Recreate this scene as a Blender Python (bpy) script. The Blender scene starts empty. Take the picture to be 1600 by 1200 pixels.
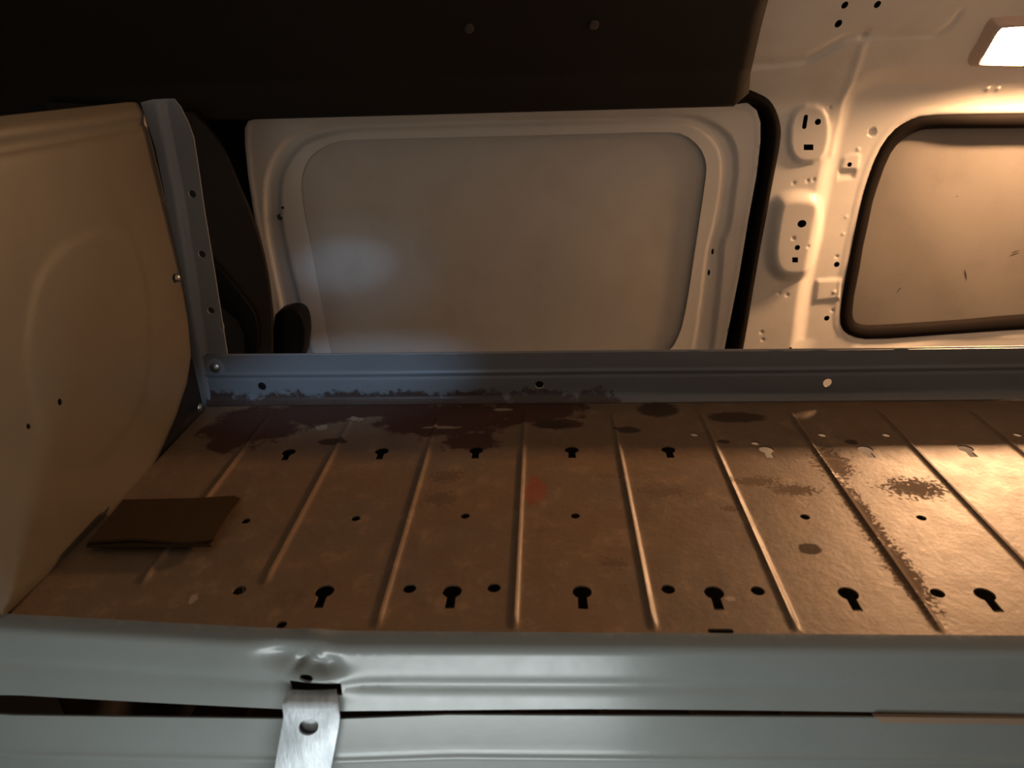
import bpy, bmesh, math, random
import numpy as np
from mathutils import Vector, Matrix
from mathutils.geometry import delaunay_2d_cdt

C = bpy.context.scene.collection
SC = bpy.context.scene

# ---------------------------------------------------------------- camera
FPX, PIT, YAW, ROL = 1135.6, 0.4211, -0.0511, -0.0301
CAM = np.array([0.0738, 0.0315, 0.3748])
_c, _s = math.cos(YAW), math.sin(YAW)
FW = np.array([_s*math.cos(PIT), _c*math.cos(PIT), -math.sin(PIT)])
_rt = np.array([_c, -_s, 0.0]); _up = np.cross(_rt, FW)
RT = _rt*math.cos(ROL) + _up*math.sin(ROL)
UP = _up*math.cos(ROL) - _rt*math.sin(ROL)
cd = bpy.data.cameras.new('camera'); cam = bpy.data.objects.new('camera', cd); C.objects.link(cam)
cam.matrix_world = Matrix(((RT[0], UP[0], -FW[0], CAM[0]), (RT[1], UP[1], -FW[1], CAM[1]),
                           (RT[2], UP[2], -FW[2], CAM[2]), (0, 0, 0, 1)))
cd.sensor_width = 36; cd.lens = FPX/1600*36; cd.clip_start = 0.01
cd.dof.use_dof = True; cd.dof.focus_distance = 1.0; cd.dof.aperture_fstop = 9.0
SC.camera = cam

# ---------------------------------------------------------------- world, lights, exposure
w = bpy.data.worlds.new('world'); SC.world = w; w.use_nodes = True
w.node_tree.nodes['Background'].inputs[0].default_value = (1.0, 0.90, 0.78, 1)
w.node_tree.nodes['Background'].inputs[1].default_value = 0.33
SC.view_settings.view_transform = 'Standard'; SC.view_settings.look = 'None'
SC.view_settings.exposure = 0.0; SC.view_settings.gamma = 1.0
SC.view_settings.use_curve_mapping = False

def aim(o, target):
    o.rotation_euler = (Vector(target) - o.location).to_track_quat('-Z', 'Y').to_euler()
# cool light for the front rail, added below shelf height; its source is unseen
ld = bpy.data.lights.new('rail_fill_light', 'AREA'); ld.shape = 'RECTANGLE'; ld.size = 0.42; ld.size_y = 0.10
ld.energy = 1.9; ld.color = (0.88, 0.96, 0.97)
lo = bpy.data.objects.new('rail_fill_light', ld); C.objects.link(lo); lo.location = (-0.05, 0.10, -0.34); aim(lo, (-0.05, 0.43, -0.06))
# cool spots added to make the bluish patches on back lip and sliding door
patch_spots = []
for nm, en, ang, sx in (('patch_spot', 11.0, 5.0, 1.8), ('patch_spot', 20.0, 8.5, 2.8), ('patch_spot', 3.5, 10.0, 1.6)):
    sd_ = bpy.data.lights.new(nm, 'SPOT'); sd_.energy = en; sd_.color = (0.42, 0.68, 1.0)
    sd_.spot_size = math.radians(ang); sd_.spot_blend = 1.0; sd_.shadow_soft_size = 0.01
    so = bpy.data.objects.new(nm, sd_); C.objects.link(so); so.location = (0.05, -0.02, 0.40); so.scale = (sx, 1, 1); patch_spots.append(so)

LAMP_STRENGTH = 262.0
LAMP_COLOR = (1.0, 0.54, 0.26)

# ---------------------------------------------------------------- pixel rays onto real surfaces
def ray(x, y): return CAM, FW*FPX + RT*(x-800) - UP*(y-600)
def onY(x, y, Y):
    o, d = ray(x, y); return o + d*((Y-o[1])/d[1])
def onZ(x, y, Z=0.0):
    o, d = ray(x, y); return o + d*((Z-o[2])/d[2])
def onX(x, y, X):
    o, d = ray(x, y); return o + d*((X-o[0])/d[0])
def Ybase(z):                      # the van's side: leans in, more so above the window line
    z = np.asarray(z, float)
    s = np.log1p(np.exp((z-0.285)/0.010))*0.010
    return 1.53 - 0.01*z - 0.85*s
def onW(x, y, out=0.0):            # (X, Z) on the van side
    z = 0.2
    for _ in range(12):
        p = onY(x, y, float(Ybase(z))-out); z = p[2]
    return (p[0], p[2])
aim(patch_spots[0], onY(540, 415, 1.45)); aim(patch_spots[1], onY(530, 596, 0.817)); aim(patch_spots[2], onY(555, 425, 1.45))

# ---------------------------------------------------------------- polygon maths
def pip(P, poly):
    P = np.asarray(P, float); poly = np.asarray(poly, float); n = len(poly)
    ins = np.zeros(len(P), bool); j = n-1
    for i in range(n):
        xi, yi = poly[i]; xj, yj = poly[j]
        if yi != yj:
            c = ((yi > P[:, 1]) != (yj > P[:, 1])) & (P[:, 0] < (xj-xi)*(P[:, 1]-yi)/(yj-yi)+xi)
            ins ^= c
        j = i
    return ins
def dseg(P, poly, closed=True):
    P = np.asarray(P, float); poly = np.asarray(poly, float)
    d = np.full(len(P), 1e9); n = len(poly)
    for i in range(n if closed else n-1):
        a = poly[i]; b = poly[(i+1) % n]; ab = b-a
        t = np.clip(((P-a)@ab)/max(ab@ab, 1e-12), 0, 1)
        q = P - (a + t[:, None]*ab)
        d = np.minimum(d, np.hypot(q[:, 0], q[:, 1]))
    return d
def sdf(P, poly):                  # positive inside
    d = dseg(P, poly); return np.where(pip(P, poly), d, -d)
def sstep(a, b, x):
    t = np.clip((x-a)/(b-a), 0, 1); return t*t*(3-2*t)
def chaikin(poly, n=2, closed=True):
    poly = [tuple(p) for p in poly]
    for _ in range(n):
        out = []; m = len(poly)
        rng = range(m) if closed else range(m-1)
        if not closed: out.append(poly[0])
        for i in rng:
            a = poly[i]; b = poly[(i+1) % m]
            out.append((a[0]*.75+b[0]*.25, a[1]*.75+b[1]*.25)); out.append((a[0]*.25+b[0]*.75, a[1]*.25+b[1]*.75))
        if not closed: out.append(poly[-1])
        poly = out
    return poly
def circle(cx, cy, r, n=20, ry=None):
    ry = ry or r
    return [(cx+r*math.cos(2*math.pi*i/n), cy+ry*math.sin(2*math.pi*i/n)) for i in range(n)]
def rrect(x0, y0, x1, y1, r, n=5):
    pts = []
    for (cx, cy, a0) in ((x1-r, y1-r, 0), (x0+r, y1-r, 90), (x0+r, y0+r, 180), (x1-r, y0+r, 270)):
        for i in range(n+1):
            a = math.radians(a0+90*i/n); pts.append((cx+r*math.cos(a), cy+r*math.sin(a)))
    return pts

# ---------------------------------------------------------------- object helpers
def tag(o, label=None, cat=None, group=None, kind=None):
    if label: o['label'] = label
    if cat: o['category'] = cat
    if group: o['group'] = group
    if kind: o['kind'] = kind
    return o
def empty(name, loc=(0, 0, 0)):
    o = bpy.data.objects.new(name, None); C.objects.link(o); o.location = loc; return o
def link(name, me, m, parent=None, smooth=True):
    o = bpy.data.objects.new(name, me); C.objects.link(o)
    me.materials.append(m)
    if parent:
        o.parent = parent; o.matrix_parent_inverse = Matrix.Translation(-Vector(parent_loc(parent)))
    if smooth:
        me.polygons.foreach_set('use_smooth', [True]*len(me.polygons))
    return o
def parent_loc(p):
    v = Vector(p.location)
    q = p.parent
    return v
def sheet(name, outer, holes, pts, surf, m, parent=None, thick=0.0, lines=(), offset=-1):
    """A pressed sheet: triangulated outline with real holes, each 2-D point lifted by surf(P)->Nx3."""
    outer = densify(outer)
    P = np.asarray(pts, float)
    keep = sdf(P, outer) > 0.0015
    for h in holes: keep &= sdf(P, h) < -0.0012
    P = P[keep]
    V = [Vector(p) for p in P]; Ed = []
    for loop, closed in [(outer, True)]+[(h, True) for h in holes]+[(l, False) for l in lines]:
        b = len(V); V += [Vector(p) for p in loop]; n = len(loop)
        Ed += [(b+i, b+(i+1) % n) for i in range(n if closed else n-1)]
    vo, eo, fo = delaunay_2d_cdt(V, Ed, [], 0, 1e-6)[:3]
    vo = np.array([(v.x, v.y) for v in vo]); fo = [tuple(f) for f in fo]
    cen = np.array([vo[list(f)].mean(0) for f in fo])
    ok = pip(cen, outer)
    for h in holes: ok &= ~pip(cen, h)
    fo = [f for f, k in zip(fo, ok) if k]
    W = surf(vo)
    me = bpy.data.meshes.new(name); me.from_pydata([tuple(p) for p in W], [], fo); me.update()
    used = bmesh.new(); used.from_mesh(me)
    bmesh.ops.delete(used, geom=[v for v in used.verts if not v.link_faces], context='VERTS')
    used.to_mesh(me); used.free()
    o = link(name, me, m, parent)
    if thick:
        s = o.modifiers.new('solid', 'SOLIDIFY'); s.thickness = thick; s.offset = offset
        e = o.modifiers.new('split', 'EDGE_SPLIT'); e.split_angle = math.radians(50)
    return o
def densify(poly, step=0.010):
    out = []
    for a, b_ in zip(poly, list(poly[1:])+[poly[0]]):
        n = max(1, min(400, int(math.hypot(b_[0]-a[0], b_[1]-a[1])/step)))
        out += [(a[0]+(b_[0]-a[0])*i/n, a[1]+(b_[1]-a[1])*i/n) for i in range(n)]
    return out
def grid(x0, x1, y0, y1, dx, dy=None):
    dy = dy or dx
    X, Y = np.meshgrid(np.arange(x0, x1+1e-9, dx), np.arange(y0, y1+1e-9, dy))
    X = X.copy(); X[1::2] += dx*0.5
    return np.column_stack([X.ravel(), Y.ravel()])
def prism(name, poly, fn, depth, m, parent=None, bevel=0.0, seg=2):
    """poly (2-D) extruded; fn(u, v, w) -> 3-D, w in 0..depth."""
    bm = bmesh.new()
    a = [bm.verts.new(fn(u, v, 0)) for u, v in poly]; b = [bm.verts.new(fn(u, v, depth)) for u, v in poly]
    n = len(poly)
    bm.faces.new(a[::-1]); bm.faces.new(b)
    for i in range(n): bm.faces.new((a[i], a[(i+1) % n], b[(i+1) % n], b[i]))
    bmesh.ops.recalc_face_normals(bm, faces=bm.faces)
    me = bpy.data.meshes.new(name); bm.to_mesh(me); bm.free()
    o = link(name, me, m, parent)
    if bevel:
        be = o.modifiers.new('bevel', 'BEVEL'); be.width = bevel; be.segments = seg; be.limit_method = 'ANGLE'; be.angle_limit = math.radians(40)
    e = o.modifiers.new('split', 'EDGE_SPLIT'); e.split_angle = math.radians(35)
    return o
def box(name, x0, x1, y0, y1, z0, z1, m, parent=None, bevel=0.0):
    return prism(name, [(x0, y0), (x1, y0), (x1, y1), (x0, y1)], lambda u, v, ww: (u, v, z0+ww), z1-z0, m, parent, bevel)
def sweep(name, path, profile, frame, m, parent=None, closed=False):
    """profile points (a, b) placed at every path point; frame(i) -> origin, axis_a, axis_b."""
    V = []; F = []; k = len(profile); n = len(path)
    for i in range(n):
        o, A, B = frame(i)
        for a, b in profile: V.append(tuple(np.asarray(o)+np.asarray(A)*a+np.asarray(B)*b))
    for i in range(n if closed else n-1):
        j = (i+1) % n
        for q in range(k):
            r = (q+1) % k; F.append((i*k+q, i*k+r, j*k+r, j*k+q))
    if not closed:
        F.append(tuple(range(k))[::-1]); F.append(tuple((n-1)*k+q for q in range(k)))
    me = bpy.data.meshes.new(name); me.from_pydata(V, [], F); me.update()
    bm = bmesh.new(); bm.from_mesh(me); bmesh.ops.recalc_face_normals(bm, faces=bm.faces); bm.to_mesh(me); bm.free()
    return link(name, me, m, parent)
def lathe(name, loc, axis, prof, m, parent=None, n=24, flat_top=True):
    """profile (r, h) revolved about axis at loc."""
    ax = Vector(axis).normalized(); q = Vector((0, 0, 1)).rotation_difference(ax)
    V = []; F = []
    for r, h in prof:
        for i in range(n):
            a = 2*math.pi*i/n
            V.append(tuple(Vector(loc)+q@Vector((r*math.cos(a), r*math.sin(a), h))))
    for j in range(len(prof)-1):
        for i in range(n):
            k = (i+1) % n; F.append((j*n+i, j*n+k, (j+1)*n+k, (j+1)*n+i))
    F.append(tuple(range(n))[::-1]); F.append(tuple((len(prof)-1)*n+i for i in range(n)))
    me = bpy.data.meshes.new(name); me.from_pydata(V, [], F); me.update()
    o = link(name, me, m, parent)
    e = o.modifiers.new('split', 'EDGE_SPLIT'); e.split_angle = math.radians(50)
    return o

# ---------------------------------------------------------------- materials
def new_mat(name):
    m = bpy.data.materials.new(name); m.use_nodes = True
    nt = m.node_tree; return m, nt, nt.nodes['Principled BSDF']
def N(nt, t, **kw):
    n = nt.nodes.new(t)
    for k, v in kw.items():
        if k.startswith('_'): setattr(n, k[1:], v)
        else: n.inputs[k.replace('_', ' ')].default_value = v
    return n
def mixc(nt, fac, a, b):
    n = nt.nodes.new('ShaderNodeMix'); n.data_type = 'RGBA'
    for s, v in ((0, fac), (6, a), (7, b)):
        if isinstance(v, bpy.types.NodeSocket): nt.links.new(v, n.inputs[s])
        else: n.inputs[s].default_value = v if not isinstance(v, tuple) or len(v) == 4 else (*v, 1)
    return n.outputs[2]
def mth(nt, op, a, b=None, c=None):
    n = nt.nodes.new('ShaderNodeMath'); n.operation = op
    for i, v in enumerate((a, b, c)):
        if v is None: continue
        if isinstance(v, bpy.types.NodeSocket): nt.links.new(v, n.inputs[i])
        else: n.inputs[i].default_value = v
    return n.outputs[0]
def noise(nt, scale, detail=4, rough=0.55, stretch=(1, 1, 1)):
    tc = N(nt, 'ShaderNodeTexCoord'); mp = N(nt, 'ShaderNodeMapping'); mp.inputs['Scale'].default_value = stretch
    nt.links.new(tc.outputs['Object'], mp.inputs[0])
    n = N(nt, 'ShaderNodeTexNoise', Scale=scale, Detail=detail, Roughness=rough)
    nt.links.new(mp.outputs[0], n.inputs['Vector']); return n.outputs['Fac']
def ramp(nt, f, a, b):
    n = nt.nodes.new('ShaderNodeMapRange'); n.interpolation_type = 'SMOOTHSTEP'
    nt.links.new(f, n.inputs[0]); n.inputs[1].default_value = a; n.inputs[2].default_value = b; return n.outputs[0]
def bump(nt, b, f, strength, dist=0.001):
    n = nt.nodes.new('ShaderNodeBump'); n.inputs['Strength'].default_value = strength; n.inputs['Distance'].default_value = dist
    nt.links.new(f, n.inputs['Height']); nt.links.new(n.outputs[0], b.inputs['Normal'])
def blobs(nt, spots, nscale=60, namp=0.9):
    """mask from ellipses (x, y, rx, ry) in object XY whose edges are broken up by noise"""
    tc = N(nt, 'ShaderNodeTexCoord'); cur = None
    for (x, y, z, rx, ry, rz) in spots:
        s = N(nt, 'ShaderNodeVectorMath', _operation='SUBTRACT'); s.inputs[1].default_value = (x, y, z)
        nt.links.new(tc.outputs['Object'], s.inputs[0])
        k = N(nt, 'ShaderNodeVectorMath', _operation='MULTIPLY'); k.inputs[1].default_value = (1/rx, 1/ry, 1/rz)
        nt.links.new(s.outputs[0], k.inputs[0])
        l = N(nt, 'ShaderNodeVectorMath', _operation='LENGTH'); nt.links.new(k.outputs[0], l.inputs[0])
        cur = l.outputs['Value'] if cur is None else mth(nt, 'MINIMUM', cur, l.outputs['Value'])
    n = noise(nt, nscale, 6, 0.65)
    d = mth(nt, 'ADD', cur, mth(nt, 'MULTIPLY', mth(nt, 'SUBTRACT', n, 0.5), namp*4))
    return mth(nt, 'SUBTRACT', 1.0, ramp(nt, d, 0.85, 1.15))

def paint(name, col, rough=0.38, dirt=(0.5, 0.46, 0.4), amount=0.25, metallic=0.0, bumpy=0.06, spec=0.5):
    m, nt, b = new_mat(name)
    n = noise(nt, 9, 6, 0.6); n2 = noise(nt, 55, 4, 0.6)
    f = mth(nt, 'MULTIPLY', ramp(nt, n, 0.45, 0.75), amount)
    d = tuple(c*k for c, k in zip(col, dirt))
    c1 = mixc(nt, f, (*col, 1), (*d, 1))
    nt.links.new(c1, b.inputs['Base Color'])
    r = mth(nt, 'ADD', mth(nt, 'MULTIPLY', n2, 0.12), rough-0.06); nt.links.new(r, b.inputs['Roughness'])
    b.inputs['Metallic'].default_value = metallic; b.inputs['Specular IOR Level'].default_value = spec
    bump(nt, b, n2, bumpy, 0.002)
    return m
M = {}
M['body'] = paint('white body paint', (0.85, 0.825, 0.785), 0.36, amount=0.18)
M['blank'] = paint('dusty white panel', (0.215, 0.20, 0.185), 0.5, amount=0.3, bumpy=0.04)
M['dark_body'] = paint('dark trim', (0.012, 0.010, 0.009), 0.55)
M['black_board'] = paint('black board', (0.026, 0.021, 0.016), 0.6, spec=0.3)
M['pillar'] = paint('dark brown trim', (0.021, 0.015, 0.010), 0.6, spec=0.3)
M['rubber'] = paint('black rubber', (0.009, 0.0065, 0.0055), 0.75, spec=0.12)
M['beige'] = paint('beige side paint', (0.096, 0.078, 0.053), 0.42, amount=0.25)
M['grey'] = paint('grey shelf paint', (0.17, 0.175, 0.18), 0.36, amount=0.2)
M['pale_grey'] = paint('pale grey rail paint', (0.21, 0.228, 0.22), 0.30, amount=0.15)
M['dark_under'] = paint('dark underside', (0.02, 0.016, 0.013), 0.7)  # shade under the tray put into the colour, keeps the keyholes black
M['brown_under'] = paint('brown lower tray', (0.13, 0.09, 0.06), 0.6)
M['bolt'] = paint('zinc bolt', (0.33, 0.32, 0.30), 0.3, metallic=0.9)
M['black_plastic'] = paint('black plastic', (0.004, 0.003, 0.0025), 0.6, spec=0.2)

# galvanised strap
m, nt, b = new_mat('brushed strap'); M['strap'] = m
n = noise(nt, 30, 6, 0.7, (1.6, 1, 0.35)); nt.links.new(mixc(nt, ramp(nt, n, 0.3, 0.7), (0.36, 0.40, 0.43, 1), (0.68, 0.73, 0.77, 1)), b.inputs['Base Color'])
b.inputs['Metallic'].default_value = 0.15; b.inputs['Roughness'].default_value = 0.38
bump(nt, b, n, 0.35, 0.003)

# cardboard
m, nt, b = new_mat('cardboard'); M['card'] = m
n = noise(nt, 120, 4, 0.6, (1, 0.1, 1)); nt.links.new(mixc(nt, n, (0.036, 0.020, 0.009, 1), (0.052, 0.030, 0.013, 1)), b.inputs['Base Color'])
b.inputs['Roughness'].default_value = 0.9; b.inputs['Specular IOR Level'].default_value = 0.1

# worn brown-grey shelf surface with rust and scuffs
m, nt, b = new_mat('worn shelf paint'); M['worn'] = m
base = (0.165, 0.104, 0.059, 1); lightc = (0.27, 0.170, 0.098, 1); greyc = (0.138, 0.098, 0.065, 1)
n1 = noise(nt, 7, 6, 0.6); n2 = noise(nt, 34, 8, 0.72, (1.2, 1.0, 1)); n3 = noise(nt, 160, 4, 0.6)
c = mixc(nt, ramp(nt, n1, 0.35, 0.68), base, greyc)
c = mixc(nt, mth(nt, 'MULTIPLY', ramp(nt, n2, 0.50, 0.70), 0.55), c, lightc)
c = mixc(nt, mth(nt, 'MULTIPLY', ramp(nt, n2, 0.48, 0.30), 0.7), c, (0.15, 0.085, 0.045, 1))
n4 = noise(nt, 13, 8, 0.75, (1.0, 0.6, 1))
c = mixc(nt, mth(nt, 'MULTIPLY', ramp(nt, n4, 0.54, 0.68), 0.45), c, (0.085, 0.050, 0.028, 1))
def Zs(lst):       # (px, py, half width px, half height px) on the shelf -> ellipses in metres
    out = []
    for x, y, a, b_ in lst:
        p = onZ(x, y); q = onZ(x+a, y); r0 = onZ(x, y-b_); r1 = onZ(x, y+b_)
        out.append((p[0], p[1], 0, abs(q[0]-p[0]), abs(r1[1]-r0[1])/2, 9))
    return out
rust = blobs(nt, Zs([(395, 665, 75, 30), (500, 645, 80, 18), (700, 655, 110, 26), (735, 690, 45, 16), (840, 640, 70, 22), (880, 662, 30, 8), (600, 640, 60, 12), (355, 690, 30, 18)]), 45, 0.42)
c = mixc(nt, mth(nt, 'MULTIPLY', rust, 0.93), c, (0.050, 0.017, 0.011, 1))
red = blobs(nt, Zs([(836, 768, 16, 22)]), 90, 0.5)
c = mixc(nt, mth(nt, 'MULTIPLY', red, 0.65), c, (0.24, 0.055, 0.03, 1))
dk = blobs(nt, Zs([(1264, 857, 17, 9), (980, 672, 20, 5), (1330, 690, 10, 4), (520, 690, 22, 5), (1150, 652, 45, 8), (1028, 640, 32, 11), (862, 664, 30, 6), (1130, 690, 10, 3)]), 120, 0.22)
c = mixc(nt, mth(nt, 'MULTIPLY', dk, 0.9), c, (0.032, 0.018, 0.010, 1))
chip = blobs(nt, Zs([(785, 640, 15, 2.2), (503, 668, 9, 4), (302, 935, 6, 8), (690, 668, 30, 2), (1290, 716, 24, 2.5), (1452, 850, 3, 26), (1140, 935, 8, 4), (555, 655, 14, 3)]), 200, 0.35)
c = mixc(nt, mth(nt, 'MULTIPLY', chip, 0.6), c, (0.36, 0.28, 0.22, 1))
scr = blobs(nt, Zs([(1430, 762, 44, 14), (1032, 768, 36, 10), (1240, 765, 34, 8), (1300, 722, 26, 22), (1180, 752, 36, 7), (1345, 800, 16, 60), (1410, 890, 20, 60), (1140, 795, 14, 4), (950, 745, 18, 4), (700, 745, 24, 8), (690, 780, 24, 10), (960, 880, 20, 8)]), 260, 1.05)
c = mixc(nt, mth(nt, 'MULTIPLY', scr, 0.62), c, (0.07, 0.038, 0.02, 1))
nt.links.new(c, b.inputs['Base Color'])
rr = mth(nt, 'ADD', mth(nt, 'MULTIPLY', n2, 0.34), 0.28); nt.links.new(mth(nt, 'ADD', rr, mth(nt, 'MULTIPLY', mth(nt, 'MAXIMUM', rust, mth(nt, 'MAXIMUM', dk, scr)), 0.4)), b.inputs['Roughness'])
b.inputs['Specular IOR Level'].default_value = 0.36
hh = mth(nt, 'ADD', mth(nt, 'MULTIPLY', n2, 0.8), mth(nt, 'MULTIPLY', n3, 0.25)); bump(nt, b, hh, 0.35, 0.0022)

# back lip: grey paint with rust creeping up from the fold
m, nt, b = new_mat('grey lip paint'); M['lip'] = m
n1 = noise(nt, 25, 5, 0.6, (0.3, 1, 1))
c = mixc(nt, mth(nt, 'MULTIPLY', ramp(nt, n1, 0.4, 0.7), 0.3), (0.130, 0.134, 0.14, 1), (0.09, 0.092, 0.094, 1))
rs = []
for x, a in ((350, 60), (450, 60), (545, 70), (640, 60), (740, 60), (845, 60), (930, 30)):
    p = onY(x, 632, 0.817); rs.append((p[0], 0.815, -0.004, a*0.00085, 0.1, 0.0190))
rust = blobs(nt, rs, 110, 0.42)
c = mixc(nt, mth(nt, 'MULTIPLY', rust, 0.9), c, (0.040, 0.019, 0.013, 1))
nt.links.new(c, b.inputs['Base Color']); b.inputs['Roughness'].default_value = 0.38
bump(nt, b, noise(nt, 50, 4), 0.08, 0.002)

# lamp lens
m, nt, b = new_mat('lit lamp lens'); M['lens'] = m
b.inputs['Base Color'].default_value = (0.8, 0.7, 0.6, 1); b.inputs['Emission Color'].default_value = (*LAMP_COLOR, 1)
b.inputs['Emission Strength'].default_value = LAMP_STRENGTH
M['lamp_rim'] = paint('lamp rim plastic', (0.62, 0.50, 0.44), 0.45)

# ================================================================ THE VAN SIDE
def wpoly(px): return [onW(x, y) for x, y in px]
def wallpt(P, h): return np.column_stack([P[:, 0], Ybase(P[:, 1])-h, P[:, 1]])

seal_in = [(1150, 163), (1170, 160), (1188, 171), (1196, 191), (1196, 221), (1190, 273), (1177, 343), (1162, 434), (1140, 544), (1095, 760)]
seal_out = [(1160, 132), (1176, 139), (1207, 156), (1221, 195), (1218, 230), (1209, 273), (1196, 343), (1183, 412), (1162, 544), (1118, 760)]
win_out = [(1345, 350), (1358, 295), (1377, 241), (1399, 207), (1422, 190), (1447, 181), (1520, 179), (1598, 178), (1800, 176), (1880, 180), (1905, 200), (1910, 240), (1910, 470), (1900, 505), (1870, 515), (1700, 515), (1600, 520), (1480, 528), (1366, 536), (1336, 531), (1319, 518), (1318, 488), (1330, 422)]
win_in = [(1369, 335), (1374, 312), (1396, 249), (1413, 224), (1439, 207), (1462, 203), (1520, 202), (1600, 202), (1800, 199), (1865, 202), (1885, 215), (1888, 240), (1888, 465), (1880, 488), (1865, 494), (1700, 494), (1600, 498), (1480, 509), (1372, 515), (1353, 514), (1342, 508), (1339, 488), (1354, 404)]
WO = chaikin(wpoly(win_out), 1); WI = chaikin(wpoly(win_in), 1)

# rear body panel
so_w = wpoly(seal_out); si_w = wpoly(seal_in)
seal_mid = [((a[0]+b_[0])/2, (a[1]+b_[1])/2) for a, b_ in zip(so_w, si_w)]
XR = 1.85
outer = chaikin(seal_mid, 2, False)
outer = [(outer[0][0]-0.01, 0.62)] + outer + [(outer[-1][0]-0.03, -0.90), (XR, -0.90), (XR, 0.62)]
def hole_w(x, y, r, ry=None, n=14):
    c_ = onW(x, y); return circle(c_[0], c_[1], r*0.00128, n, (ry or r)*0.00128)
def quad_w(x0, y0, x1, y1): return wpoly([(x0, y0), (x1, y0), (x1, y1), (x0, y1)])
holes = [hole_w(1320, 8, 4), hole_w(1371, 7, 4), hole_w(1310, 37, 4.5), hole_w(1276, 190, 4.5), hole_w(1249, 347, 7, 6), hole_w(1242, 384, 4.2),
         hole_w(1313, 417, 4.5), hole_w(1297, 502, 4.5), hole_w(1333, 259, 3.5), hole_w(1235, 545, 3)]
c_ = onW(1256, 190); holes.append([(c_[0]+a*1.0+0.02*b_, c_[1]+b_) for a, b_ in rrect(-0.0040, -0.013, 0.0040, 0.013, 0.0038)])
holes.append(quad_w(1254, 225, 1269, 234)); holes.append(quad_w(1234, 399, 1243, 407))
holes.append([((a[0]*.35+b_[0]*.65), (a[1]*.35+b_[1]*.65)) for a, b_ in zip(WO, WI)])
ridge = chaikin(wpoly([(1190, 900), (1238, 545), (1246, 470), (1258, 400), (1275, 310), (1291, 230), (1311, 160), (1345, 118), (1405, 102), (1500, 112), (1600, 114), (2100, 112)]), 2, False)
recess = ridge + [(XR+0.4, -0.9-0.5), (ridge[0][0], -1.4)]
boss1 = chaikin(wpoly([(1230, 160), (1302, 160), (1297, 256), (1225, 260)]), 2)
boss2 = chaikin(wpoly([(1194, 350), (1204, 304), (1238, 292), (1284, 297), (1298, 332), (1286, 406), (1264, 440), (1212, 444), (1188, 412)]), 2)
crease1 = wpoly([(1150, 101), (1215, 98), (1262, 92), (1285, 80), (1320, 60), (1350, 52)])
crease2 = wpoly([(1350, 56), (1400, 54), (1465, 52), (1485, 40), (1500, 20)])
crest = wpoly([(1347, 74), (1328, 130), (1312, 195), (1302, 240)])
tab1 = wpoly([(1316, 268), (1343, 267), (1342, 282), (1315, 284)]); tab2 = wpoly([(1280, 440), (1322, 438), (1318, 473), (1276, 476)])
clip_r = wpoly([(1322, 245), (1352, 240), (1348, 268), (1318, 268)])
dimples = [(1240, 286, 1), (1262, 283, 1), (1271, 281, 1), (1217, 458, 1), (1230, 461, 1), (1190, 519, 1), (1192, 531, 1), (1236, 370, 1), (1259, 383, 1),
           (1296, 168, 1), (1545, 139, -3), (1561, 139, -2.6), (1475, -2, -1.8), (1308, 460, -1), (1313, 405, 1), (1328, 342, -.6), (1323, 369, -.6), (1306, 490, .8), (1347, 235, -1)]
dc = [(onW(x, y), s) for x, y, s in dimples]
scoop = onW(1369, 208)
def wall_h(P):
    h = -0.020*sstep(-0.006, 0.036, sdf(P, recess))*(1-0.75*sstep(0.66, 0.90, P[:, 0])*sstep(0.1, 0.28, P[:, 1]))
    h += 0.007*sstep(0, 0.010, sdf(P, boss1)) + 0.016*sstep(0, 0.028, sdf(P, boss2))
    dw = -sdf(P, WO)
    h += 0.0012*(sstep(0.016, 0.010, dw)) - 0.010*sstep(0.002, -0.006, dw)
    d1 = dseg(P, crease1, False); d2 = dseg(P, crease2, False)
    h += 0.004*np.exp(-(dseg(P, crest, False)/0.007)**2)
    h += -0.008*np.exp(-(d1/0.007)**2) - 0.0050*np.exp(-(d2/0.005)**2)
    h += -0.003*sstep(0, 0.003, sdf(P, tab1)) + 0.003*sstep(0, 0.004, sdf(P, tab2)) + 0.002*sstep(0, 0.003, sdf(P, clip_r))
    for (c0, s) in dc:
        d = np.hypot(P[:, 0]-c0[0], P[:, 1]-c0[1]); h += -0.0016*s*np.exp(-(d/0.0035)**2)
    d = np.hypot(P[:, 0]-scoop[0], P[:, 1]-scoop[1]); h += -0.006*sstep(0.0085, 0.005, d)
    return h
pts = [grid(0.36, 1.05, -0.20, 0.55, 0.0042), grid(1.05, XR, -0.20, 0.62, 0.012), grid(0.36, 1.05, 0.55, 0.62, 0.02), grid(0.36, XR, -0.9, -0.21, 0.03)]
for (c0, s) in dc+[(scoop, 1)]:
    for r in (0.0, 0.0017, 0.0034, 0.0051, 0.0068, 0.0085):
        pts.append(np.array(circle(c0[0]+0.00013, c0[1]+0.00017, max(r, 1e-5), 12 if r else 1)))
wall = sheet('wall_back', outer, holes, np.vstack(pts), lambda P: wallpt(P, wall_h(P)), M['body'], thick=0.0)
tag(wall, 'white painted steel van side with pressed pillar, bosses and drilled holes', kind='structure')

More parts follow.
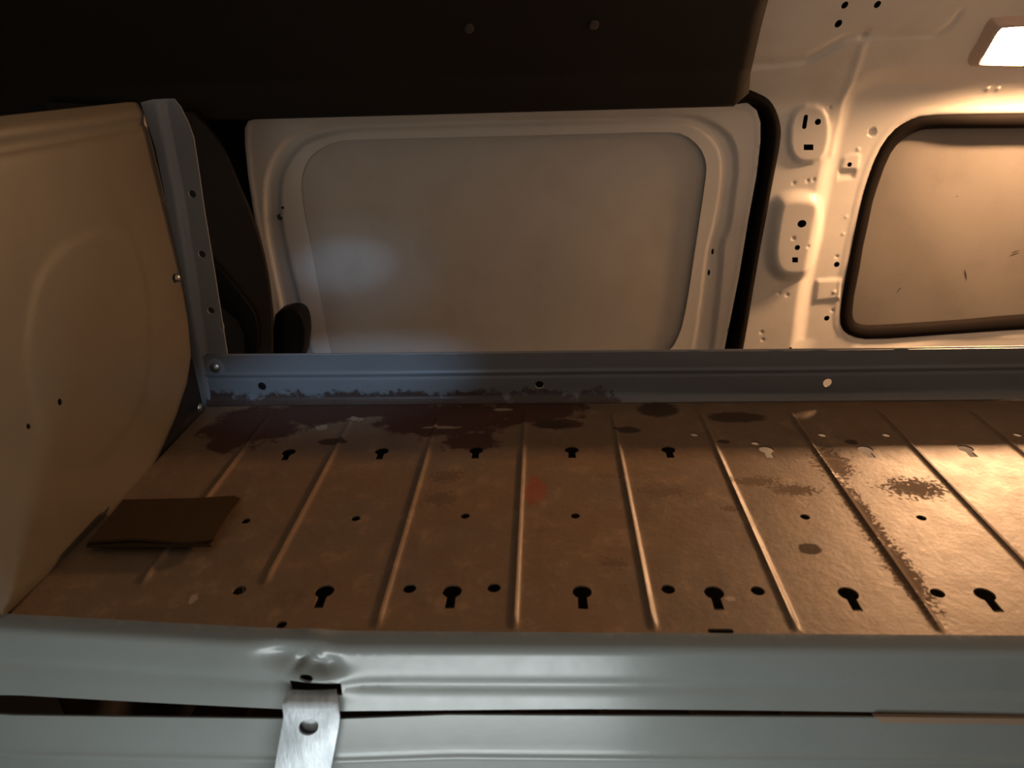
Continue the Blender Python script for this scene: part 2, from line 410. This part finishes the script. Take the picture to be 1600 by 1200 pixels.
# outer skin closing the cavity behind, ceiling, floor, ends
tag(box('wall_exterior', -1.6, XR, 1.60, 1.62, -0.90, 0.66, M['dark_body']), kind='structure')
tag(box('floor', -1.6, XR, -0.9, 1.62, -0.95, -0.90, M['dark_under']), kind='structure')
tag(box('ceiling', -1.6, XR, -0.9, 1.62, 0.62, 0.66, M['body']), kind='structure')
tag(box('wall_right', XR, XR+0.03, -0.9, 1.62, -0.90, 0.66, M['body']), kind='structure')
tag(box('wall_left', -1.63, -1.6, -0.9, 1.62, -0.90, 0.66, M['dark_body']), kind='structure')
hd = prism('trim_1', [onW(360, 175), onW(1172, 150), (onW(1172, 150)[0], 0.62), (-0.60, 0.62), (-0.60, onW(360, 175)[1])],
      lambda u, v, ww: (u, float(Ybase(v))+0.07+ww, v), 0.05, M['dark_body']); tag(hd, kind='structure')

# ---- window blank with its seal
wn = empty('window_1', (onW(1600, 350)[0], float(Ybase(0.1)), onW(1600, 350)[1])); tag(wn, 'tan-lit blanked rear window with black rubber surround', kind='structure')
off = lambda d: (lambda P: wallpt(P, np.full(len(P), d)))
midw = [((a[0]+b_[0])/2, (a[1]+b_[1])/2) for a, b_ in zip(WO, WI)]
gx = grid(0.62, 1.5, -0.25, 0.35, 0.02)
def winsurf(P):
    h = -0.030 + 0.0006*np.sin(P[:, 0]*30+P[:, 1]*20)
    return wallpt(P, h)
pane = sheet('window_panel', midw, [], gx, winsurf, M['blank'], wn)
n_ = len(WO)
WC = np.array(WO).mean(0)
def out_pt(q):
    v = np.array(q)-WC; return np.array(q)+v/np.linalg.norm(v)*0.022
seal_h = wall_h(np.array([out_pt(q) for q in WO]))
def fr_win(i):
    a = np.array(WO[i]); b_ = np.array(WI[i]); c0 = (a+b_)/2; A = (a-b_)/2
    return ((c0[0], float(Ybase(c0[1]))-seal_h[i]+0.002, c0[1]), (A[0], 0, A[1]), (0, -1, 0))
sweep('rubber_seal', range(n_), [(1.04, -0.010), (1.02, 0.002), (0.85, 0.0055), (0.2, 0.0065), (-0.5, 0.004), (-0.9, -0.002), (-1.0, -0.010), (-1.0, -0.026), (1.04, -0.026)], fr_win, M['rubber'], wn, closed=True)
for (x, y, x2, y2) in [(1507, 421, 1510, 436), (1580, 395, 1592, 391), (1402, 454, 1408, 449), (1494, 307, 1496, 306)]:
    a = onW(x, y, -0.030); b_ = onW(x2, y2, -0.030)
    a = np.array([a[0], float(Ybase(a[1]))+0.0288, a[1]]); b_ = np.array([b_[0], float(Ybase(b_[1]))+0.0288, b_[1]])
    t = (b_-a); n0 = np.array([-t[2], 0, t[0]])/np.linalg.norm(t)
    sweep('scratch', range(3), [(-.0008, 0), (0, .0006), (.0008, 0)], lambda i: (a+t*i/2, n0*(1.2 if i == 1 else .5), (0, -1, 0)), M['rubber'], wn)

# ---- sliding door
dr = empty('door_1', (0, 1.47, -0.88)); tag(dr, 'white sliding door with embossed frame around a large blank panel', kind='structure')
d_out = [(1150, 160), (1168, 161), (1182, 172), (1188, 191), (1188, 221), (1182, 273), (1169, 343), (1154, 434), (1132, 544), (1085, 760), (1000, 1180),
         (440, 1180), (430, 700), (431, 620), (430, 550), (427, 500), (418, 440), (405, 375), (396, 330), (388, 275), (383, 225), (383, 200), (388, 189), (400, 186), (600, 180), (900, 171)]
DO = wpoly(d_out)
openp = [(469, 291), (473, 265), (488, 239), (523, 221), (562, 218), (700, 215), (900, 210), (1038, 206), (1069, 209), (1095, 230), (1105, 256), (1103, 282), (1088, 382), (1073, 481), (1064, 520), (1049, 548), (1020, 566), (800, 572), (560, 574), (524, 566), (514, 545), (499, 460), (484, 377), (473, 325)]
OP = chaikin(wpoly(openp), 1)
gro = [(412, 308), (415, 273), (432, 234), (458, 208), (510, 194), (588, 190), (800, 184), (1000, 179), (1082, 178), (1121, 193), (1147, 217), (1155, 256), (1149, 304), (1142, 360), (1131, 377), (1129, 425), (1123, 481), (1116, 544), (1100, 640), (1000, 680), (540, 690), (470, 660), (452, 560), (438, 473), (423, 403), (415, 360)]
GR = chaikin(wpoly(gro), 1)
gri = [(437, 308), (440, 275), (456, 243), (482, 220), (530, 206), (590, 202), (800, 196), (1000, 191), (1065, 191), (1098, 203), (1122, 228), (1129, 256), (1126, 300), (1114, 360), (1106, 385), (1101, 425), (1094, 481), (1085, 544), (1070, 610), (980, 625), (560, 630), (500, 620), (488, 560), (468, 473), (450, 403), (441, 360)]
GI = chaikin(wpoly(gri), 1)
def door_h(P):
    g = sdf(P, GR); gi = sdf(P, GI)
    h = -0.010*sstep(0.0, 0.007, g) + 0.007*sstep(-0.007, 0.002, gi)
    h += 0.002*np.exp(-((sdf(P, DO)-0.004)/0.004)**2)
    return h
c0 = onW(438, 339); c1 = onW(441, 325)
dholes = [OP, circle(c1[0], c1[1], 0.003, 8), hole_w(1115, 395, 2, 5), hole_w(1109, 428, 2, 5)]
frame = sheet('door_frame', DO, dholes, np.vstack([grid(-0.56, 0.52, -0.26, 0.30, 0.005), grid(-0.56, 0.5, -0.9, -0.27, 0.03)]),
              lambda P: wallpt(P, door_h(P)), M['body'], dr)
# blank panel set behind the frame, continuing a little past its opening
ce = np.array(OP).mean(0)
OPb = [tuple(ce+(np.array(q)-ce)*1.03) for q in OP]
def dpan(P):
    e = sdf(P, OPb); return wallpt(P, -0.012 + 0.0018*sstep(0.02, 0.30, e) + 0.0007*np.sin(P[:, 0]*11+1)*np.sin(P[:, 1]*14))
M['door_blank'] = paint('scuffed door panel', (0.62, 0.60, 0.565), 0.36, dirt=(0.85, 0.82, 0.78), amount=0.6, bumpy=0.05)
sheet('door_panel', OPb, [], grid(-0.48, 0.44, -0.26, 0.28, 0.012), dpan, M['door_blank'], dr)
def on_wall(x, y, out=0.0):
    c0 = onW(x, y, out); return Vector((c0[0], float(Ybase(c0[1]))-out, c0[1]))
lathe('screw', on_wall(438, 339, -0.003), (0, -1, 0), [(0.0060, 0), (0.0058, 0.002), (0.004, 0.0028), (0.0025, 0.0028), (0.0022, 0.0012)], M['bolt'], dr, 12)
# black handle at the leading edge
hp = chaikin([onY(x, y, 1.40)[[0, 2]] for x, y in [(427, 492), (436, 488), (455, 483), (470, 489), (476, 510), (476, 535), (470, 560), (460, 590), (430, 592), (426, 560)]], 2)
prism('handle', hp, lambda u, v, ww: (u, 1.40+ww, v), 0.05, M['black_plastic'], dr, 0.008, 3)

# ---- door seal
t2 = chaikin(so_w, 2, False); t1_ = chaikin(si_w, 2, False)
ns = len(t2)
def fr_seal(i):
    a = np.array(t2[i]); b_ = np.array(t1_[i]); c0 = (a+b_)/2; A = (a-b_)/2
    return ((c0[0], float(Ybase(c0[1])), c0[1]), (A[0], 0, A[1]), (0, -1, 0))
sl = sweep('trim_2', range(ns), [(1.0, -0.004), (0.95, 0.004), (0.6, 0.011), (0.0, 0.013), (-0.6, 0.009), (-0.95, 0.0), (-1.0, -0.012), (-0.4, -0.02), (0.8, -0.012)], fr_seal, M['rubber'])
tag(sl, 'black rubber door seal curving down between sliding door and pillar', kind='structure')

# ---- overhead black board
bd = empty('overhead_board', (0.0, 1.36, 0.30)); tag(bd, 'large black board fixed above the sliding door, two screws in it', 'board')
# profile in (Y, Z): short upright skirt, then leaning inwards to the roof
prof = [(1.405, 0.0), (1.4, 0.004), (1.385, 0.055), (1.375, 0.067), (1.33, 0.12), (1.25, 0.20), (1.16, 0.285), (1.13, 0.32)]
zbR = onY(1160, 166, 1.405)[2]; zbL = onY(385, 187, 1.405)[2]
XBR = onY(1168, 160, 1.405)[0]; XBL = -0.95
xs = np.linspace(XBL, XBR, 60); V = []; F = []
for i, x in enumerate(xs):
    t = (x-onY(385, 187, 1.405)[0])/(XBR-onY(385, 187, 1.405)[0]); z0 = zbL+(zbR-zbL)*t
    for j, (Y, z) in enumerate(prof):
        # right edge: small rounded lower corner, then slanting outwards with height
        xr = XBR - 0.025*z/0.3
        xx = XBL + (x-XBL)/(XBR-XBL)*(xr-XBL)
        cr = 0.022; e = (XBR-x)
        lift = 0.0
        if e < cr and z < cr: lift = (cr-math.sqrt(max(cr*cr-(cr-e)**2, 0)))*(1-z/cr)
        V.append((xx, Y, z0+z+lift))
    if i:
        k = len(prof)
        for j in range(k-1): F.append(((i-1)*k+j, i*k+j, i*k+j+1, (i-1)*k+j+1))
me = bpy.data.meshes.new('board'); me.from_pydata(V, [], F); me.update()
o = link('board', me, M['black_board'], bd)
s = o.modifiers.new('solid', 'SOLIDIFY'); s.thickness = 0.008; s.offset = -1
for (x, y) in ((733, 43), (928, 37)):
    p = onY(x, y, 1.33)
    # slide along the sloping face
    zz = p[2]-zbR; Yp = np.interp(zz, [a[1] for a in prof], [a[0] for a in prof]); p = onY(x, y, Yp)
    lathe('screw', p-np.array([0, 0.001, 0.001]), (0, -0.78, -0.62), [(0.0085, 0), (0.0075, 0.003), (0.004, 0.004), (0.001, 0.003)], M['bolt'], bd, 14)

# ---- dark pillar trim at the far left and belt across it
pp = [onY(x, y, 1.36)[[0, 2]] for x, y in [(300, 175), (330, 205), (352, 240), (372, 290), (392, 335), (408, 385), (418, 430), (424, 480), (425, 550), (424, 640)]]
pp = chaikin([tuple(q) for q in pp], 2, False) + [(-0.47, -0.9), (-0.80, -0.9), (-0.80, 0.33)]
pt = prism('trim_3', pp, lambda u, v, ww: (u, 1.36+ww, v), 0.012, M['pillar'], None, 0.003, 2); tag(pt, kind='structure')
bp = [onY(x, y, 1.345)[[0, 2]] for x, y in [(320, 395), (348, 425), (385, 470), (403, 500), (402, 560), (382, 560), (380, 510), (345, 480), (320, 460)]]
bl = prism('belt', chaikin([tuple(q) for q in bp], 1), lambda u, v, ww: (u, 1.345+ww, v), 0.012, M['black_plastic'], None, 0.003)
tag(bl, 'black belt hanging across the dark pillar behind the shelf upright', 'belt')

# ---- dome lamp
lp = empty('interior_lamp', tuple(on_wall(1640, 70))); tag(lp, 'lit warm-white interior lamp recessed high on the white van side', 'lamp')
lo_px = [(1508, 98), (1526, 60), (1540, 26), (1556, 17), (1880, 16), (1900, 30), (1890, 98), (1880, 106), (1520, 106)]
li_px = [(1534, 95), (1546, 70), (1558, 45), (1568, 37), (1855, 36), (1868, 44), (1864, 90), (1855, 98), (1540, 98)]
LO = chaikin(wpoly(lo_px), 2); LI = chaikin([onW(x, y, 0.012) for x, y in li_px], 2)
def fr_l(i):
    a = np.array(LO[i]); b_ = np.array(LI[i]); c0 = (a+b_)/2; A = (a-b_)/2
    return ((c0[0], float(Ybase(c0[1])), c0[1]), (A[0], 0, A[1]), (0, -0.9, -0.43))
sweep('lamp_rim', range(len(LO)), [(1.0, -0.004), (0.9, 0.001), (0.3, 0.004), (-0.5, 0.009), (-1.0, 0.010), (-1.0, -0.004)], fr_l, M['lamp_rim'], lp, closed=True)
def lens_s(P):
    e = sdf(P, LI); return wallpt(P, 0.004 + 0.016*sstep(0, 0.018, e))
sheet('lamp_lens', LI, [], grid(0.8, 1.3, 0.3, 0.5, 0.005), lens_s, M['lens'], lp)

# ================================================================ SHELF UNIT
YB, YF, XL, XE = 0.817, 0.432, -0.335, 1.06
def yfront(X): return YF + 0.016*np.clip((-0.09-X)/0.25, 0, 1)**1.0 + 0*X
su = empty('shelf_unit', (0.36, 0.62, -0.90)); tag(su, 'grey steel van shelf with worn brown ribbed tray and beige end panel', 'shelf')
# tray
P_ = 0.1
tray_outer = [(x, float(yfront(np.array(x)))) for x in np.linspace(XL, XE, 60)] + [(XE, YB-0.004), (XL, YB-0.004)]
th = []
def keyhole(x, y, r=0.0075, wdt=0.0038, ln=0.019, tilt=0.0):
    pts_ = []
    for i in range(15):
        a = math.radians(-90+28+ (360-56)*i/14); pts_.append((x+r*math.cos(a), y+r*math.sin(a)))
    pts_ += [(x-wdt+tilt, y-ln), (x+wdt+tilt, y-ln)]
    return pts_
for k in range(-1, 9):
    th.append(keyhole(k*P_, 0.474+0.002, tilt=0.0))
    if k >= -1 or True: th.append(keyhole(k*P_, 0.697, 0.0075, 0.004, 0.017))
th.append(keyhole(-2*P_, 0.697, 0.0075, 0.004, 0.017))
for (x, y) in [(384, 813), (556, 810), (727, 807), (899, 807), (1258, 807), (1440, 808)]:
    q = onZ(x, y); th.append(circle(q[0], q[1], 0.0042, 12))
for (x, y) in [(374, 922), (640, 920), (772, 919), (1044, 921), (1184, 923), (1465, 926)]:
    q = onZ(x, y); th.append(circle(q[0], q[1], 0.0053, 14))
q = onZ(1126, 986); th.append([(q[0]+a, q[1]+b_) for a, b_ in rrect(-0.009, -0.0022, 0.009, 0.0022, 0.002)])
q = onZ(440, 976); th.append(circle(q[0], q[1], 0.004, 10))
for (x, y) in [(1285, 679), (1385, 679), (1180, 692), (1085, 679), (1590, 679)]:
    q = onZ(x, y); th.append(circle(q[0], q[1], 0.0042, 10))
ribs = [k*P_+0.049 for k in range(-4, 11)]
def ribx(k):      # measured centre lines
    return ribs[k]
def tray_s(P):
    z = np.zeros(len(P)); X = P[:, 0]; Y = P[:, 1]
    for i, rx in enumerate(ribs):
        y0 = 0.482 if i in (0, 1, 2) else 0.434
        end = sstep(y0-0.002, y0+0.012, Y)*sstep(0.792, 0.765, Y)
        z += 0.0025*np.exp(-((X-rx-0.0004)/0.0024)**2)*end
    z += 0.0008*np.sin(X*9+1)*np.sin((Y-0.4)*8)
    return np.column_stack([X, Y, z])
xsv = sorted(set([round(r+d, 5) for r in ribs for d in (-.012, -.0085, -.006, -.0045, -.003, -.0015, 0, .0015, .003, .0045, .006, .0085)] + [round(XL+i*0.0125, 5) for i in range(112)]))
ysv = np.arange(0.436, 0.812, 0.008)
tp = np.array([(x, y) for x in xsv for y in ysv])
tray = sheet('tray', tray_outer, th, tp, tray_s, M['worn'], su, thick=0.0014)
# back lip, folded up from the tray
lip_holes = []
for (x, y) in [(410, 603), (843, 601), (1292, 597)]:
    q = onY(x, y, YB); lip_holes.append(circle(q[0], q[2], 0.0052, 16))
lip_holes.append(circle(0.733, 0.021, 0.0046, 16))
def lip_s(P):
    X = P[:, 0]; z = P[:, 1]
    y = np.full(len(P), YB) - 0.008*np.clip(1-z/0.008, 0, 1)**2
    y += -0.0012*np.exp(-((z-0.0385)/0.0014)**2) + 0.0008*np.exp(-((z-0.034)/0.0015)**2)
    y += 0.0008*np.sin(X*13) * (z > 0.01)
    return np.column_stack([X, y, z])
zv = [0.0005, 0.0015, 0.003, 0.005, 0.008, 0.012, 0.018, 0.024, 0.029, 0.032, 0.0335, 0.035, 0.0365, 0.0375, 0.0385, 0.0395, 0.041, 0.044, 0.05, 0.057]
sheet('back_lip', [(XL-0.003, 0), (XE, 0), (XE, 0.0610), (XL-0.003, 0.0625)], lip_holes, np.array([(x, z) for x in np.arange(XL, XE, 0.012) for z in zv]), lip_s, M['lip'], su, thick=0.0016, offset=1)
for (x, y) in [(410, 603), (843, 601)]:
    q = onY(x, y, YB); lathe('hole_blackout', (q[0], YB+0.003, q[2]), (0, -1, 0), [(0.0052, 0), (0.0050, 0.0012), (0.0044, 0.0018)], M['rubber'], su, 14)  # black discs added so these two lip holes stay dark
# hem along the top of the lip
sweep('lip_hem', range(40), [(0, 0), (0.0022, 0.0012), (0.0045, 0), (0.0045, -0.010), (0.0038, -0.010), (0.0038, -0.001), (0, -0.001)],
      lambda i: ((XL+(XE-XL)*i/39, YB+0.0008*math.sin((XL+(XE-XL)*i/39)*13), 0.0628-0.0018*i/39), (0, 1, 0), (0, 0, 1)), M['grey'], su)

# front rail: rounded bend and a deep face, dented above the strap
def front_prof(s):      # s: arc length from tray edge -> (dy, dz)
    R = 0.010; L = R*math.pi/2
    a = np.clip(s/R, 0, math.pi/2)
    dy = -R*np.sin(a); dz = -R*(1-np.cos(a))
    ex = np.clip(s-L, 0, None)
    return dy-0.03*ex, dz-ex
DX = -0.094
def rail_s(P):
    X = P[:, 0]; s = P[:, 1]
    dy, dz = front_prof(s)
    y = yfront(X)+dy; z = dz.copy()
    # pucker around the strap slot
    d = np.exp(-((X-DX)/0.020)**2)
    y += -0.0050*d*np.exp(-((s-0.040)/0.014)**2) + 0.006*np.exp(-((X-DX-0.006)/0.012)**2)*np.exp(-((s-0.026)/0.007)**2)
    y += 0.0045*np.exp(-((X-DX+0.022)/0.018)**2)*np.exp(-((s-0.020)/0.010)**2)
    y += 0.0028*np.exp(-(((X-DX+0.012)+(s-0.026)*0.9)/0.0045)**2)*np.exp(-((s-0.024)/0.008)**2) - 0.0030*np.exp(-(((X-DX-0.006)-(s-0.022)*0.7)/0.004)**2)*np.exp(-((s-0.020)/0.007)**2)
    z += 0.0030*np.exp(-((X-DX)/0.012)**2)*np.exp(-((s-0.006)/0.008)**2)
    y += 0.0016*np.exp(-((s-0.044)/0.006)**2)
    y += 0.0012*np.sin(X*7)*np.clip(s/0.03, 0, 1)
    return np.column_stack([X, y, z])
smax_l, smax_r = 0.076, 0.0655
XF0 = -0.47
ro = [(XF0, 0.0), (XE, 0.0)] + [(x, smax_r) for x in np.linspace(XE, 0.1, 10)] + [(x, smax_r+(smax_l-smax_r)*(0.1-x)/0.57) for x in np.linspace(0.08, XF0, 16)]
slot = rrect(-0.115, 0.0402, -0.077, 0.0525, 0.0012)
notch = circle(-0.101, 0.0355, 0.0052, 14, 0.0024)
sv = np.concatenate([np.arange(0.001, 0.026, 0.0022), np.arange(0.028, 0.066, 0.0035)])
pts = np.vstack([np.array([(x, s_) for x in np.arange(XF0, XE, 0.012) for s_ in sv]), np.array([(x, s_) for x in np.arange(DX-0.05, DX+0.05, 0.0025) for s_ in np.arange(0.0015, 0.064, 0.0027)])])
sheet('front_rail', ro, [slot, notch], pts, rail_s, M['pale_grey'], su, thick=0.0015)

# beige end panel
XP = XL
ep = [(0.444, 0.0012), (0.50, -0.006), (0.60, -0.013), (0.668, -0.009), (0.705, 0.006), (0.74, 0.022), (0.776, 0.046), (0.797, 0.070), (0.809, 0.110), (0.817, 0.170), (0.820, 0.250), (0.819, 0.300), (0.816, 0.333), (0.808, 0.344), (0.790, 0.345), (0.444, 0.345)]
arch = [onX(x, y, XP)[[1, 2]] for x, y in [(28, 560), (40, 480), (52, 430), (75, 395), (110, 368), (150, 352), (185, 350), (205, 362), (225, 420), (238, 520), (230, 620), (190, 700), (120, 745), (60, 700)]]
arch = chaikin([tuple(q) for q in arch], 2)
sw = [onX(x, y, XP)[[1, 2]] for x, y in [(-60, 240), (0, 231), (120, 212), (232, 192)]]
def end_s(P):
    a = sdf(P, arch); h = 0.0009*sstep(0.0, 0.009, a) - 0.0*a
    d = dseg(P, np.array(sw), False); h += -0.0025*np.exp(-(d/0.005)**2)
    h -= 0.004*sstep(0.010, 0.0, sdf(P, ep))
    h += 0.0012*np.sin(P[:, 0]*17)*np.sin(P[:, 1]*13+.5)
    return np.column_stack([np.full(len(P), XP)+h, P[:, 0], P[:, 1]])
ends = sheet('end_panel', ep, [circle(*onX(90, 628, XP)[[1, 2]], 0.003, 10), circle(*onX(41, 666, XP)[[1, 2]], 0.0025, 10)], grid(0.444, 0.82, -0.016, 0.345, 0.005), end_s, M['beige'], su, thick=0.0014, offset=1)
# darker side plate behind it, down to the floor
sp = [(0.475, -0.90), (0.815, -0.90), (0.815, 0.335), (0.475, 0.335)]
prism('side_plate', sp, lambda u, v, ww: (XP-0.0095-ww, u, v), 0.003, M['dark_under'], su)
# upright: grey angle with holes, facing the aisle
def fl(x, y): q = onY(x, y, YB+0.004); return (q[0], q[2])
fo_ = [fl(225, 160), fl(262, 154), fl(272, 154), fl(282, 166), fl(294, 190), fl(303, 215), fl(310, 260), fl(320, 330), fl(338, 440), fl(355, 550), fl(366, 640), fl(296, 640), fl(296, 560), fl(262, 300), fl(248, 230)]
fh = [circle(*fl(x, y), 0.0042, 12) for x, y in [(301, 303), (316, 397), (330, 485)]]
def up_s(P):
    X = P[:, 0]; z = P[:, 1]
    xr = np.interp(z, [0.06, 0.17, 0.25, 0.34], [fl(318, 550)[0], fl(296, 400)[0], fl(281, 300)[0], fl(262, 200)[0]])
    y = YB+0.005 - 0.006*sstep(0.004, -0.004, X-xr)
    return np.column_stack([X, y, z])
sheet('upright', fo_, fh, grid(-0.36, -0.27, 0.0, 0.35, 0.003), up_s, M['grey'], su, thick=0.002, offset=1)
q = onY(268, 426, YB); lathe('bolt', (XP+0.004, 0.795, q[2]), (1, 0, 0), [(0.005, 0), (0.0048, 0.0015), (0.003, 0.003), (0.0008, 0.0034)], M['bolt'], su, 14)
q = onY(337, 574, YB); lathe('bolt', (q[0], YB-0.001, q[2]), (0, -1, 0), [(0.0062, 0), (0.006, 0.002), (0.0035, 0.0036), (0.0008, 0.0042)], M['bolt'], su, 16)
lathe('washer', (q[0], YB-0.0001, q[2]), (0, -1, 0), [(0.012, 0), (0.012, 0.0006), (0.011, 0.001), (0.006, 0.001)], M['grey'], su, 20)
q = onY(314, 650, YB-0.03); lathe('bolt', (XP+0.002, 0.785, 0.010), (1, 0, 0), [(0.0055, 0), (0.005, 0.002), (0.003, 0.0032), (0.0008, 0.0035)], M['bolt'], su, 14)

# ================================================================ LOWER SHELF
def low_s(P):
    X = P[:, 0]; s = P[:, 1]
    y = 0.4195 + 0.024*np.clip((-0.09-X)/0.40, 0, 1) + 0.0004*s
    z = -0.0625 - s - 0.003*np.clip((0.35-X)/0.35, 0, 1) - 0.0240*np.clip(-X/0.35, 0, 1)
    y = y + 0.010*sstep(0.046, 0.053, s) - 0.0018*np.exp(-((s-0.044)/0.003)**2)
    return np.column_stack([X, y, z])
sv = np.concatenate([[0.0008, 0.002, 0.0035], np.arange(0.005, 0.040, 0.006), np.arange(0.040, 0.056, 0.0015), np.arange(0.06, 0.10, 0.01)])
sheet('lower_rail', [(-0.55, 0), (XE, 0), (XE, 0.42), (-0.55, 0.42)], [], np.array([(x, s_) for x in np.arange(-0.55, XE, 0.015) for s_ in sv]), low_s, M['pale_grey'], su, thick=0.0015)  # face carried on below view to keep light out from behind it
def lt_s(P):
    z = np.full(len(P), -0.300)
    for k in range(-5, 11): z += 0.004*np.exp(-((P[:, 0]-k*0.1-0.03)/0.0035)**2)
    return np.column_stack([P[:, 0], P[:, 1], z])
lx = sorted(set([round(k*0.1+0.03+d, 4) for k in range(-5, 11) for d in (-.008, -.004, -.002, 0, .002, .004, .008)] + [round(-0.32+i*0.025, 4) for i in range(55)]))
sheet('lower_tray', [(XL, 0.435), (XE, 0.435), (XE, 0.80), (XL, 0.80)], [], np.array([(x, y) for x in lx for y in np.arange(0.44, 0.80, 0.03)]), lt_s, M['brown_under'], su)
prism('keyhole_blocker', [(XL, -0.31), (XE, -0.31), (XE, -0.10), (0.24, -0.10), (0.22, -0.03), (XL, -0.03)], lambda u, v, ww: (u, 0.812+ww, v), 0.004, M['dark_under'], su)  # unseen plate added to keep the keyholes dark, cut lower at the right

M['tan'] = paint('tan strip', (0.26, 0.18, 0.12), 0.6)
prism('edge_strip', [(0.305, -0.0605), (XE, -0.0605), (XE, -0.0665), (0.312, -0.0665)], lambda u, v, ww: (u, 0.4165+ww, v), 0.003, M['tan'], su)
# ================================================================ STRAP
st = empty('metal_strap', (DX, 0.405, -0.05)); tag(st, 'bare silver metal strap with a keyed hole, hooked through the front rail slot', 'bracket')
# path (y, z) from inside the slot, out and down; width tapers not
path = [(y_, z_-0.0042) for y_, z_ in [(0.4200, -0.0418), (0.4165, -0.0418), (0.4130, -0.0424), (0.4110, -0.0455), (0.4098, -0.052), (0.4085, -0.062), (0.4072, -0.075), (0.4058, -0.09), (0.404, -0.11), (0.402, -0.13), (0.3995, -0.155), (0.398, -0.175)]]
cum = [0]
for a, b_ in zip(path[:-1], path[1:]): cum.append(cum[-1]+math.hypot(b_[0]-a[0], b_[1]-a[1]))
cum = np.array(cum); py = np.array([a[0] for a in path]); pz = np.array([a[1] for a in path])
HW = 0.0205
XS = -0.0985
def strap_s(P):
    X = P[:, 0]; s = P[:, 1]
    y = np.interp(s, cum, py); z = np.interp(s, cum, pz)
    y += 0.0012*(np.abs(X)/HW)**3
    xx = XS + X*(0.88+0.14*sstep(0.004, 0.010, s)) - 0.26*np.clip(s-0.02, 0, 1)
    return np.column_stack([xx, y+0.0006*np.sin(s*90+X*60), z])
hs = 0.0285
so2 = [(-HW, 0.0), (HW-0.002, 0.0), (HW, 0.03), (HW, cum[-1]), (-HW, cum[-1])]
hole = circle(-0.001, hs, 0.0072, 20)
strap = sheet('strap', so2, [hole], grid(-HW, HW, 0, cum[-1], 0.0022), strap_s, M['strap'], st, thick=0.0018)
# the turned-in tab seen inside the hole
tb = strap_s(np.array([(-0.001, hs)]))[0]
lathe('stud', (tb[0], tb[1]+0.006, tb[2]-0.0025), (0, -1, 0.1), [(0.0078, 0), (0.0076, 0.002), (0.0055, 0.0026)], M['strap'], st, 16)

# ================================================================ CARDBOARD
cb = empty('cardboard_piece', (-0.27, 0.57, 0.0)); tag(cb, 'flat dark brown piece of folded cardboard lying on the tray by the beige end panel', 'cardboard')
def cq(px, z): return [tuple(onZ(x, y, z)[:2]) for x, y in px]
zt = 0.0052
lower_ = cq([(134, 853), (192, 781), (372, 777), (330, 852)], zt+0.002)
upper_ = cq([(136, 846), (188, 784), (366, 773), (377, 778), (352, 812), (334, 842), (290, 846), (210, 842)], zt+0.0062)
prism('bottom_layer', lower_, lambda u, v, ww: (u, v, zt+ww), 0.0026, M['card'], cb, 0.0004, 1)
prism('top_layer', upper_, lambda u, v, ww: (u, v, zt+0.0034+ww+0.0012*math.sin(u*60)), 0.0026, M['card'], cb, 0.0004, 1)
